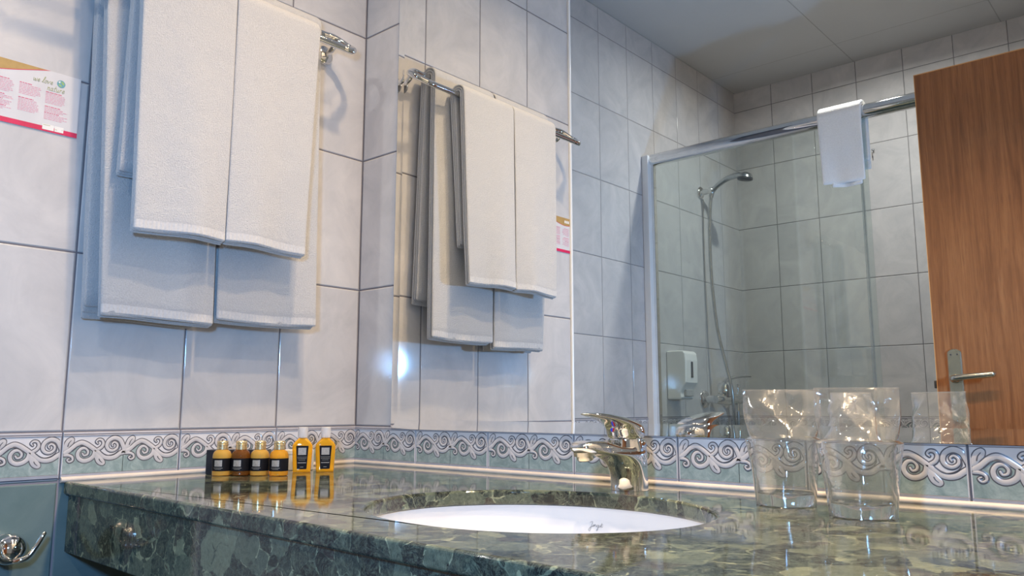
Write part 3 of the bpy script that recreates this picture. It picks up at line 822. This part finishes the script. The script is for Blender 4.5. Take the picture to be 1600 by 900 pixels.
def towel(name, label, group, bar, r0, t, layers, ztf, ztb, yb, yt, ybk, amp, ph, hemh=.013, material=TERRY, axis='y', base=0.0, hemmat=None, lean=.0, slack=0.0):
    """Folded cloth over a bar. y* = (low, high) extents: front bottom, top, back bottom."""
    x0, z0 = bar
    mid = (yt[0] + yt[1]) / 2
    org = Vector((x0, mid, z0)) if axis == 'y' else Vector((mid, -x0, z0))
    root = empty(name, org)
    tag(root, label, 'towel', group)
    def sheet(Rk, t, zf, zb, M=26, only=None, wob=0.0, ysh=(0, 0)):
        path = []                       # (offset from the bar sideways, height, normal, s)
        nf = 26; f0, f1 = (zf, z0) if only is None else only
        for i in range(nf): path.append((Rk, f0 + (f1 - f0) * i / (nf - 1), (1, 0)))
        if only is None:
            for i in range(1, 12):
                a = PI * i / 12; path.append((Rk * math.cos(a), z0 + Rk * math.sin(a), (math.cos(a), math.sin(a))))
            for i in range(nf): path.append((-Rk, z0 + (zb - z0) * i / (nf - 1), (-1, 0)))
        n = len(path)
        rows = []
        us = [0, .004, .012, .025] + [.025 + .95 * k / (M - 1) for k in range(1, M - 1)] + [.975, .988, .996, 1]
        for u in us:
            e = min(u, 1 - u) / .03; e = min(1, max(e, 0)); tf = .12 + .88 * math.sqrt(max(0, 1 - (1 - e) ** 2))
            out, inn = [], []
            for i, (xx, zz, nn) in enumerate(path):
                front = nn[0] >= 0
                if front and xx > 0 and nn[1] == 0: k = min(1, max(0, (z0 - zz) / (z0 - ztf))); ye = [yt[q] + (yb[q] + ysh[q] - yt[q]) * k for q in (0, 1)]
                elif nn[1] == 0: k = min(1, max(0, (z0 - zz) / (z0 - ztb))); ye = [yt[q] + (ybk[q] - yt[q]) * k for q in (0, 1)]
                else: k = 0; ye = yt
                y = ye[0] + (ye[1] - ye[0]) * u
                wv = amp * k * (math.sin(u * 5.2 + ph + k * 1.4) * .6 + math.sin(u * 11 + ph * 2.3 - k * 2) * .28) + lean * k
                wv += wob * k ** 3 * math.sin(u * 6.0 + ph * 1.7)
                if not front: wv = wv * .35 - slack * k
                dz = amp * .35 * k * math.sin(u * 4.0 + ph * 1.3)
                nz = noise.noise(Vector((y * 14 + ph, zz * 9, Rk * 50 + (0 if front else 9)))) * .0016 * k
                sg = 1 if (front or nn[1] != 0) else -1
                X = xx + (wv + nz) * (sg if nn[1] == 0 else 0); Z = zz + dz
                out.append((X + nn[0] * t / 2 * tf, y, Z + nn[1] * t / 2 * tf)); inn.append((X - nn[0] * t / 2 * tf, y, Z - nn[1] * t / 2 * tf))
            endr = [(path[-1][0], )]
            a0 = out[0]; b0 = inn[0]; a1 = out[-1]; b1 = inn[-1]
            mf = ((a0[0] + b0[0]) / 2, a0[1], a0[2] - t * .45 * tf); mb = ((a1[0] + b1[0]) / 2, a1[1], a1[2] - t * .45 * tf) if only is None else ((a1[0] + b1[0]) / 2, a1[1], a1[2] + .0002)
            loop = out + [mb] + inn[::-1] + [mf]
            if axis == 'y': rows.append([Vector((x0 + p[0], p[1], p[2])) - org for p in loop])
            else: rows.append([Vector((p[1], -x0 + p[0], p[2])) - org for p in loop])
        return rows
    g = G()
    for k, (dzf, dzb, wob, ysh) in enumerate(layers):
        g.rings(sheet(r0 + t / 2 + k * (t + .0006), t, ztf + dzf, ztb + dzb, wob=wob, ysh=ysh))
    g.make('cloth', [material], root, ang=70)
    if hemh:
        k = len(layers) - 1; dzf, dzb, wob, ysh = layers[k]; g = G()
        g.rings(sheet(r0 + t / 2 + k * (t + .0006), t + .0011, ztf + dzf - .0006, 0, only=(ztf + dzf - .0006, ztf + dzf + hemh), wob=wob, ysh=ysh))
        h = g.make('hem', [hemmat or HEM], root, ang=70); h['label'] = 'ribbed woven hem band'
    return root
RB = .0080
N0 = (0, 0)
towel('bath_towel', 'large folded white bath towel on the inner bar, on the side away from the mirror', 'large white towels on the inner bar', BARI, RB, .0060, [(-.006, .02, 0, N0), (-.0035, .01, .003, N0), (0, 0, -.004, N0)], 1.1240, 1.118, (-.581, -.384), (-.613, -.392), (-.592, -.40), .0060, .6, lean=.003)
towel('bath_towel', 'large folded white bath towel on the inner bar, on the side next to the mirror', 'large white towels on the inner bar', BARI, RB, .0060, [(-.006, .01, 0, N0), (-.0035, .01, .003, N0), (0, 0, -.004, N0)], 1.1330, 1.212, (-.379, -.166), (-.386, -.172), (-.37, -.156), .0055, 2.4, lean=.003)
towel('hand_towel', 'small folded white towel in front, hanging on the outer bar farther from the mirror', 'small white towels on the outer bar', BARO, RB, .0055, [(-.0055, .006, 0, N0), (-.003, .003, .002, N0), (0, 0, -.003, N0)], 1.2640, 1.358, (-.564, -.402), (-.573, -.399), (-.579, -.41), .0060, 3.9, lean=.009, slack=.008)
towel('hand_towel', 'small folded white towel in front, hanging on the outer bar nearer the mirror', 'small white towels on the outer bar', BARO, RB, .0055, [(-.0055, .006, 0, N0), (-.003, .003, .002, N0), (0, 0, -.003, N0)], 1.2655, 1.355, (-.4005, -.234), (-.3975, -.214), (-.39, -.236), .0055, 5.3, lean=.006, slack=.008)

# ------------------------------------------------------------------ chrome hook under the border
def make_hook():
    root = empty('robe_hook', (0, -.6730, .757))
    tag(root, 'chrome robe hook with ball and curved prong on the green tiles', 'hook')
    g = G(); Tm = Matrix.Rotation(R(90), 4, 'Y')
    g.lathe([(0, .0004), (.019, .0004), (.0195, .004), (.0150, .008), (.0120, .010), (0, .010)], 32, T=Tm, caps=False)
    g.make('wall_plate', [CHROME], root)
    g = G(); bc = Vector((.030, 0, 0)); rb = .0235
    g.rings([[bc + Vector((rb * math.cos(th), rb * math.sin(th) * math.cos(2 * PI * j / 32), rb * math.sin(th) * math.sin(2 * PI * j / 32))) for j in range(32)] for th in [PI * (.002 + .996 * i / 24) for i in range(25)]])
    g.make('ball', [CHROME], root)
    for s in (1, -1):
        pts = catmull([(.046, 0, -.016), (.052, s * .010, -.015), (.054, s * .020, -.010), (.055, s * .029, .003), (.056, s * .036, .016), (.056, s * .0385, .021)], 6)
        g = G(); n = len(pts); g.tube(pts, [.0046 - .0016 * k / (n - 1) for k in range(n)], 12)
        e = pts[-1]; g.lathe([(0, -.0034), (.0024, -.0024), (.0034, 0), (.0024, .0024), (0, .0034)], 12, T=Matrix.Translation(e), caps=False)
        g.make('prong', [CHROME], root, ang=60)
make_hook()

# ------------------------------------------------------------------ card sign on the tiles
def make_sign():
    root = empty('card_sign', (.0012, -.71, 1.48))
    tag(root, 'white printed card with gold wave and red bottom stripe stuck on the tiles', 'sign')
    L = Vector((.0012, -.71, 1.48))
    y0, y1, z0, z1 = -.806, -.6155, 1.4270, 1.5330
    g = G(); g.box((-.0012, y0 + .71, z0 - 1.48), (.0004, y1 + .71, z1 - 1.48))
    card = g.make('card', [noise_mat('card_white', (.62, .61, .62), (.58, .57, .58), 20, .3)], root, sm=False)
    RED = noise_mat('print_red', (.62, .02, .10), (.55, .015, .08), 50, .35)
    PINK = noise_mat('print_pink', (.72, .30, .38), (.68, .26, .34), 90, .4)
    PINKD = noise_mat('print_crimson', (.68, .10, .20), (.62, .08, .18), 90, .4)
    GLD = noise_mat('print_gold', (.44, .28, .10), (.38, .24, .085), 60, .35)
    OLV = noise_mat('print_olive', (.44, .44, .20), (.40, .40, .18), 60, .4)
    def P(y, z, h): return (.0004 + h, y + .71, z - 1.48)
    # top wave
    def zw(y):          # lower edge of the gold wave
        t = (y1 - y) / (y1 - y0)
        if t < .25: return z1
        k = (t - .25) / .75
        return z1 - .0255 * math.sin(min(1, k * 1.15) * PI / 2) ** 1.2 + (.004 * max(0, k - .75) * 4)
    n = 40; V = []; V2 = []
    for i in range(n + 1):
        y = y0 + (y1 - y0) * .75 * i / n; b = zw(y); hh = min(.0012, z1 - b)
        V += [P(y, z1, .0002), P(y, min(z1, b + hh), .0002)]; V2 += [P(y, min(z1, b + hh), .0002), P(y, b, .0002)]
    g = G(); g.add(V, [(2 * i, 2 * i + 1, 2 * i + 3, 2 * i + 2) for i in range(n)], 0); g.add(V2, [(2 * i, 2 * i + 1, 2 * i + 3, 2 * i + 2) for i in range(n)], 1)
    for q in range(3):
        g.add([P(-.792 + .008 * q, z1 - .016, .0004), P(-.786 + .008 * q, z1 - .016, .0004), P(-.786 + .008 * q, z1 - .008, .0004), P(-.792 + .008 * q, z1 - .008, .0004)], [(0, 1, 2, 3)], 2)
    w_ = g.make('gold_wave', [GLD, RED, WHITECARD], card, sm=False); w_['label'] = 'gold wave with thin red edge'
    g = G(); g.add([P(y0, z0, .0002), P(y1, z0, .0002), P(y1, z0 + .0085, .0002), P(y0, z0 + .0085, .0002)], [(0, 1, 2, 3)])
    for a, b, c in ((-.670, -.652, .0125), (-.651, -.637, .0125)):
        g.add([P(a, z0 + .003, .0004), P(b, z0 + .003, .0004), P(b, z0 + c, .0004), P(a, z0 + c, .0004)], [(0, 1, 2, 3)], 1)
    for a, b, zz in ((-.669, -.658, .0105), (-.650, -.647, .006), (-.640, -.6385, .0075)):
        g.add([P(a, z0 + zz, .0006), P(b, z0 + zz, .0006), P(b, z0 + zz + .0008, .0006), P(a, z0 + zz + .0008, .0006)], [(0, 1, 2, 3)], 2)
    s_ = g.make('red_stripe', [RED, WHITECARD, OLV], card, sm=False); s_['label'] = 'crimson bottom stripe with white tabs'
    # small print: words as short strokes
    rnd = random.Random(5); g = G()
    def para(ya, yb, ztop, nl, head=None, ragged=.8):
        z = ztop
        for i in range(nl):
            isH = head and i in head; y = ya; end = ya + (yb - ya) * (rnd.uniform(ragged, 1) if i < nl - 1 else rnd.uniform(.4, .8))
            if isH: end = ya + (yb - ya) * rnd.uniform(.5, .75)
            while y < end:
                l = rnd.uniform(.0018, .0062); e = min(end, y + l)
                if e - y > .0006:
                    hgt = .00125 if isH else .00095; zz = z
                    g.add([P(y, zz - hgt, .0003), P(e, zz - hgt, .0003), P(e, zz, .0003), P(y, zz, .0003)], [(0, 1, 2, 3)], 1 if isH else 0)
                y = e + .0009
            z -= .0030 if isH else .00262
    para(-.6690, -.6330, 1.4960, 8, (0,)); para(-.6690, -.6330, 1.4710, 9, (0, 4))
    para(-.7090, -.6750, 1.5010, 8, (0,)); para(-.7090, -.6750, 1.4755, 9, (0,))
    para(-.7480, -.7150, 1.5010, 9, (0,)); para(-.7480, -.7150, 1.4740, 10, (0, 3, 7))
    para(-.7900, -.7560, 1.5000, 9, (0,)); para(-.7900, -.7560, 1.4725, 10, (0, 4))
    g.make('small_print', [PINK, PINKD], card, sm=False)
    # handwritten line: we love nature
    GL = {'w': [[(0, 6), (1, 1), (2.2, .3), (3, 5), (4, .4), (5.4, 1), (6, 6)]], 'e': [[(0, 2.5), (3, 3.4), (2.6, 5.6), (1.2, 5), (.8, 1.6), (2, .2), (4, 1.6)]],
          'l': [[(0, 1), (2.4, 6), (3.2, 11), (2.2, 11.5), (1.4, 6), (1.6, .6), (3.2, 1)]], 'o': [[(2.4, 5.6), (.6, 4), (.8, .8), (2.6, .2), (3.8, 3), (2.6, 5.6), (4.4, 5)]],
          'v': [[(0, 5.6), (1.4, .4), (3.4, 5.6), (4.4, 5)]], 'n': [[(0, 5), (.8, 5.6), (.6, .2)], [(.7, 3), (2.4, 5.6), (3.2, 4.6), (3.2, .6), (4.4, 1)]],
          'a': [[(3.2, 5), (1.2, 5.4), (.4, 2), (1.4, .2), (3, 2.4), (3.4, 5.4), (3.2, .8), (4.4, 1)]], 't': [[(1.8, 9.5), (1.2, 4), (1.4, .6), (3, .8)], [(0, 6), (3.4, 6.6)]],
          'u': [[(0, 5.6), (.6, 1), (1.8, .2), (3, 2.6), (3.2, 5.6), (3.2, .8), (4.4, 1)]], 'r': [[(0, 5), (.8, 5.6), (.6, .2)], [(.7, 3.2), (2, 5.8), (3.2, 5.2)]]}
    W = {'w': 7, 'e': 4.6, 'l': 4, 'o': 5, 'v': 5, 'n': 5, 'a': 5, 't': 4, 'u': 5, 'r': 4, ' ': 3}
    g = G()
    def write(txt, ya, za, s, slope):
        x = 0
        for ch in txt:
            for st in GL.get(ch, []):
                pts = catmull([(p[0] + p[1] * .25 + x, p[1] + (p[0] + x) * slope, 0) for p in st], 4)
                q = [Vector(P(ya + p.x * s, za + p.y * s, .0004)) for p in pts]; g.tube(q, .00036, 4)
            x += W[ch]
    write('we love', -.6900, 1.5090, .00092, .02)
    write('nature', -.6680, 1.4985, .00100, .02)
    g.make('script_line', [OLV], card)
    g = G(); c = P(-.6465, 1.5150, 0); N = 24; rad = .0066
    g.add([(c[0] + .0003, c[1], c[2])] + [(c[0] + .0003, c[1] + rad * math.cos(2 * PI * j / N), c[2] + rad * math.sin(2 * PI * j / N)) for j in range(N)], [(0, 1 + j, 1 + (j + 1) % N) for j in range(N)], 0)
    def patch(pts, m): g.add([(c[0] + .0005, c[1] + a * rad, c[2] + b * rad) for a, b in pts], [tuple(range(len(pts)))], m)
    patch([(-.1, .75), (.5, .6), (.8, .1), (.5, -.2), (.1, .1)], 1); patch([(-.7, -.1), (-.2, -.2), (.2, -.5), (.0, -.8), (-.5, -.6)], 1); patch([(-.75, .35), (-.3, .1), (-.2, .7), (-.5, .65)], 2)
    g.make('globe_mark', [noise_mat('globe_teal', (.10, .30, .36), (.12, .34, .40), 300, .4), noise_mat('globe_green', (.30, .48, .18), (.26, .42, .16), 300, .4), WHITECARD], card, sm=False)
make_sign()

# ------------------------------------------------------------------ shower behind the viewer, seen in the mirror
YS = -1.69
def make_screen():
    root = empty('shower_screen', (-.275, YS, 0))
    tag(root, 'fixed clear glass shower screen with white wall profile and chrome top rail', 'shower screen')
    L = Vector((-.275, YS, 0))
    g = G(); g.box((.0005, -.013, .02), (.030, .035, 1.995)); o = g.make('wall_profile', [LACQUER], root, sm=False); bevel(o, .003, 3)
    g = G(); g.box((.030, -.009, .02), (.042, .012, 1.99)); o = g.make('channel', [CHROME], root, sm=False); bevel(o, .001, 2)
    g = G(); g.box((.036, -.003, .02), (.876, .003, 1.958)); g.make('glass_pane', [SCREEN], root, sm=False)
    g = G(); g.box((.850, -.006, .02), (.858, .006, 1.958)); g.make('edge_strip', [clear('edge_seal', (.82, .85, .84), 1.5, .05, .10)], root, sm=False)
    g = G(); N = 30
    g.tube([(.030, 0, 1.978), (XR + .274, 0, 1.978)], .0258, 30)
    g.make('top_rail', [CHROME], root)
    g = G(); g.box((.0005, -.02, 0), (XR + .274, .02, .02)); g.make('sill', [LACQUER], root, sm=False)
make_screen()
MB = towel('bath_mat', 'thick white bath mat folded over the chrome shower rail', None, (-YS, 1.978), .0262, .0085, [(-.012, .03, .004, (.03, -.012)), (0, 0, 0, N0)], 1.735, 1.79, (.462, .604), (.452, .600), (.462, .600), .006, 1.2, hemh=0, material=MATCLOTH, axis='x')
MB['category'] = 'bath mat'

def make_shower():
    X = -.275
    root = empty('hand_shower', (X, -2.15, 1.94)); L = Vector((X, -2.15, 1.94))
    tag(root, 'chrome hand shower with hose in its wall bracket', 'hand shower')
    g = G(); Tm = Matrix.Rotation(R(90), 4, 'Y')
    g.lathe([(0, .0005), (.027, .0005), (.0275, .006), (.022, .012), (.013, .016), (.011, .045), (.016, .050), (.016, .064), (.010, .068), (0, .068)], 30, T=Tm, caps=False)
    g.make('wall_bracket', [CHROME], root)
    g = G(); hp = catmull([(.055, 0, -.030), (.065, 0, -.002), (.095, 0, .022), (.140, 0, .042), (.185, 0, .047), (.200, 0, .045)], 6); n = len(hp)
    g.tube(hp, [.0105 + .003 * k / (n - 1) for k in range(n)], 16); g.make('handle', [STEEL], root, ang=60)
    g = G(); Tm = Matrix.Translation((.222, 0, .034)) @ Matrix.Rotation(R(8), 4, 'Y')
    g.lathe([(0, .020), (.012, .019), (.024, .014), (.031, .004), (.033, -.004)], 32, T=Tm, caps=False); h = g.make('shower_head', [STEEL], root)
    g = G(); g.lathe([(.033, -.004), (.0335, -.012), (.030, -.015), (0, -.016)], 32, T=Tm, caps=False); q = g.make('spray_face', [RUBBER], h); q['label'] = 'dark spray face'
    g = G()
    hs = catmull([(.055, 0, -.030), (.048, -.001, -.08), (.040, -.002, -.20), (.042, -.002, -.40), (.060, -.002, -.62), (.098, -.002, -.80), (.119, -.002, -.90), (.120, -.012, -1.02), (.112, -.050, -1.14), (.096, -.100, -1.20), (.082, -.138, -1.17), (.0745, -.1446, -1.08), (.0744, -.1446, -1.02), (.0744, -.1446, -.988)], 10)
    g.tube(hs, .0072, 12)
    g.make('hose', [STEEL], root, ang=60)
    # bath mixer
    r2 = empty('shower_mixer', (X, -2.225, 1.005)); r2.scale = (1.2, 1.2, 1.2); tag(r2, 'chrome wall mixer with lever under the shower hose', 'tap')
    for y in (.085, -.085):
        g = G(); Tm = Matrix.Translation((0, y, 0)) @ Matrix.Rotation(R(90), 4, 'Y')
        g.lathe([(0, .0005), (.032, .0005), (.032, .004), (.026, .010), (.014, .014), (.014, .045), (0, .045)], 28, T=Tm, caps=False)
        g.make('wall_flange', [CHROME], r2)
    g = G()
    g.tube([(.058, -.115, -.002), (.058, -.085, 0), (.058, -.04, 0), (.060, .05, 0), (.058, .085, 0), (.058, .112, -.002)], [.013, .018, .020, .023, .018, .013], 20)
    g.lathe([(.024, 0), (.026, .012), (.026, .035), (.022, .048), (0, .054)], 28, T=Matrix.Translation((.062, .045, .01)), caps=False)
    g.make('mixer_body', [CHROME], r2, ang=60)
    g = G(); lp = catmull([(.062, .045, .060), (.075, .03, .074), (.10, 0.0, .082), (.13, -.03, .083)], 6); n = len(lp); g.tube(lp, [.016 - .010 * k / (n - 1) for k in range(n)], 14, flat=(.6, 1)); g.make('lever', [CHROME], r2, ang=60)
    g = G(); g.tube([(.066, -.055, .015), (.066, -.055, .045)], .005, 10); g.lathe([(0, .012), (.008, .010), (.010, 0), (0, -.002)], 16, T=Matrix.Translation((.066, -.055, .046)), caps=False); g.make('diverter_knob', [CHROME], r2)
    g = G(); g.tube([(.062, -.058, -.015), (.062, -.058, -.042)], .011, 14); g.make('hose_outlet', [CHROME], r2)
    # soap dispenser
    r3 = empty('soap_dispenser', (X, -1.86, 1.10)); tag(r3, 'white wall soap dispenser behind the shower glass', 'soap dispenser')
    prof = [(.0005, -.098), (.060, -.098), (.068, -.090), (.064, -.070), (.075, -.050), (.088, -.030), (.090, .060), (.086, .090), (.075, .100), (.0005, .100)]
    # curved lower front: extruded side outline
    pts = [(x, z) for x, z in prof]; g = G(); n = len(pts)
    V = [(x, .050, z) for x, z in pts] + [(x, -.050, z) for x, z in pts]
    g.add(V, [tuple(range(n)), tuple(range(2 * n - 1, n - 1, -1))] + [(j, n + j, n + (j + 1) % n, (j + 1) % n) for j in range(n)])
    o = g.make('housing', [WHITEPL], r3, sm=False); bevel(o, .006, 3)
    g = G(); g.box((.0885, -.008, -.01), (.0915, .008, .055)); o = g.make('level_window', [RUBBER], r3, sm=False); bevel(o, .001, 2)
    g = G(); g.box((.066, -.030, -.086), (.080, .030, -.058)); o = g.make('push_button', [noise_mat('grey_plastic', (.4, .4, .4), (.36, .36, .36), 30, .4)], r3, sm=False); bevel(o, .003, 2)
    # little hook on the far wall
    r4 = empty('shower_hook', (.372, YB, 2.092)); tag(r4, 'tiny dark hook on the tiles beside the hanging bath mat', 'hook')
    g = G(); g.box((-.006, .0005, -.004), (.006, .004, .012)); g.tube(catmull([(0, .003, .006), (.0, .014, .004), (0, .017, -.008), (0, .014, -.024), (0, .012, -.028)], 5), .0026, 8)
    g.make('hook_body', [STEEL], r4)
make_shower()

# ------------------------------------------------------------------ open door
def make_door():
    YD = -1.61; x0, x1 = .783, 1.640
    root = empty('door_1', (x0, YD, 0)); root['kind'] = 'structure'
    tag(root, 'open cherry wood bathroom door seen in the mirror', 'door')
    g = G(); g.box((.002, -.04, .012), (x1 - x0, 0, 2.030)); o = g.make('door_leaf', [WOOD], root, sm=False)
    g = G(); g.box((0, -.0402, .012), (.002, .0002, 2.032)); g.box((0, -.0402, 2.030), (x1 - x0, .0002, 2.033)); g.make('edge_lipping', [WOODEDGE], root, sm=False)
    pz = 1.055; px = .055
    g = G(); N = 14; hw = .0195; zt, zb = 1.146, .925
    def outline(k): 
        pts = []
        for j in range(N + 1): a = PI * j / N; pts.append((px + (hw - k) * math.cos(a), zt - hw * .75 + (hw - k) * .75 * math.sin(a)))
        for j in range(N + 1): a = PI + PI * j / N; pts.append((px + (hw - k) * math.cos(a), zb + hw * .75 + (hw - k) * .75 * math.sin(a)))
        return pts
    g.rings([[(x, .0003, z) for x, z in outline(0)], [(x, .005, z) for x, z in outline(0)], [(x, .008, z) for x, z in outline(.003)]])
    pl = g.make('handle_plate', [BRASS], root, ang=30)
    g = G()
    for sx in (-.009, .009):
        g.lathe([(0, .0), (.0026, .0), (.0026, -.001), (0, -.001)], 12, T=Matrix.Translation((px + sx, .0083, 1.128)) @ Matrix.Rotation(R(-90), 4, 'X'), caps=False)
    g.make('screw_hole', [RUBBER], pl)
    g = G()
    g.tube(catmull([(px, .006, pz), (px, .035, pz), (px + .006, .047, pz + .001), (px + .025, .050, pz + .003), (px + .06, .050, pz + .006), (px + .108, .048, pz + .010)], 6), .0094, 18)
    g.lathe([(0, .006), (.0066, .0045), (.0093, 0), (0, -.002)], 18, T=Matrix.Translation((px + .108, .048, pz + .010)) @ Matrix.Rotation(R(90), 4, 'Y'), caps=False)
    g.lathe([(.013, .0), (.013, .012), (.0095, .016)], 20, T=Matrix.Translation((px, .008, pz)) @ Matrix.Rotation(R(-90), 4, 'X'), caps=False)
    g.make('door_handle', [BRASS], root, ang=60)
    g = G(); g.box((-.0022, -.031, .96), (.0005, -.009, 1.12)); g.make('lock_plate', [STEEL], root, sm=False)
    g = G(); g.box((-.011, -.027, 1.028), (-.002, -.013, 1.052)); o = g.make('latch_bolt', [RUBBER], root, sm=False); bevel(o, .002, 2)
make_door()

# ------------------------------------------------------------------ recessed lamps over the worktop, plus an added fill light by the shower
EM = bpy.data.materials.new('lamp_glow'); EM.use_nodes = True
eb = EM.node_tree.nodes['Principled BSDF']; eb.inputs['Emission Color'].default_value = (*LAMP_COL, 1); eb.inputs['Emission Strength'].default_value = 14
WHERE = ['nearest the towel wall', 'middle one', 'farthest from the towel wall']
for i, (x, y) in enumerate(LAMPS + [FILL_LAMP]):
    r_ = empty('downlight_or_fill', (x, y, CEIL))
    if i < 3: tag(r_, 'recessed warm ceiling spotlight, %s of the three above the worktop' % WHERE[i], 'ceiling light', 'ceiling spotlights over the worktop')
    else: tag(r_, 'added fill light on the ceiling by the shower, out of view, brightening the far end', 'ceiling light')
    g = G(); g.lathe([(.052, -.0002), (.052, -.004), (.046, -.007), (.037, -.004), (.036, -.0002)], 32, caps=False); g.make('trim_ring', [STEEL], r_)
    g = G(); g.lathe([(0, -.0022), (.0355, -.0022), (.0355, -.0005), (0, -.0005)], 28, caps=False); g.make('lens', [EM], r_)
    la = bpy.data.lights.new('lamp', 'AREA'); la.shape = 'DISK'; la.size = .07; la.energy = LAMP_W if i < 3 else FILL_W; la.color = LAMP_COL if i < 3 else FILL_COL; la.spread = R(122 if i < 3 else 170)
    lo = bpy.data.objects.new('lamp', la); COL.objects.link(lo); lo.parent = r_; lo.location = (0, 0, -.009)
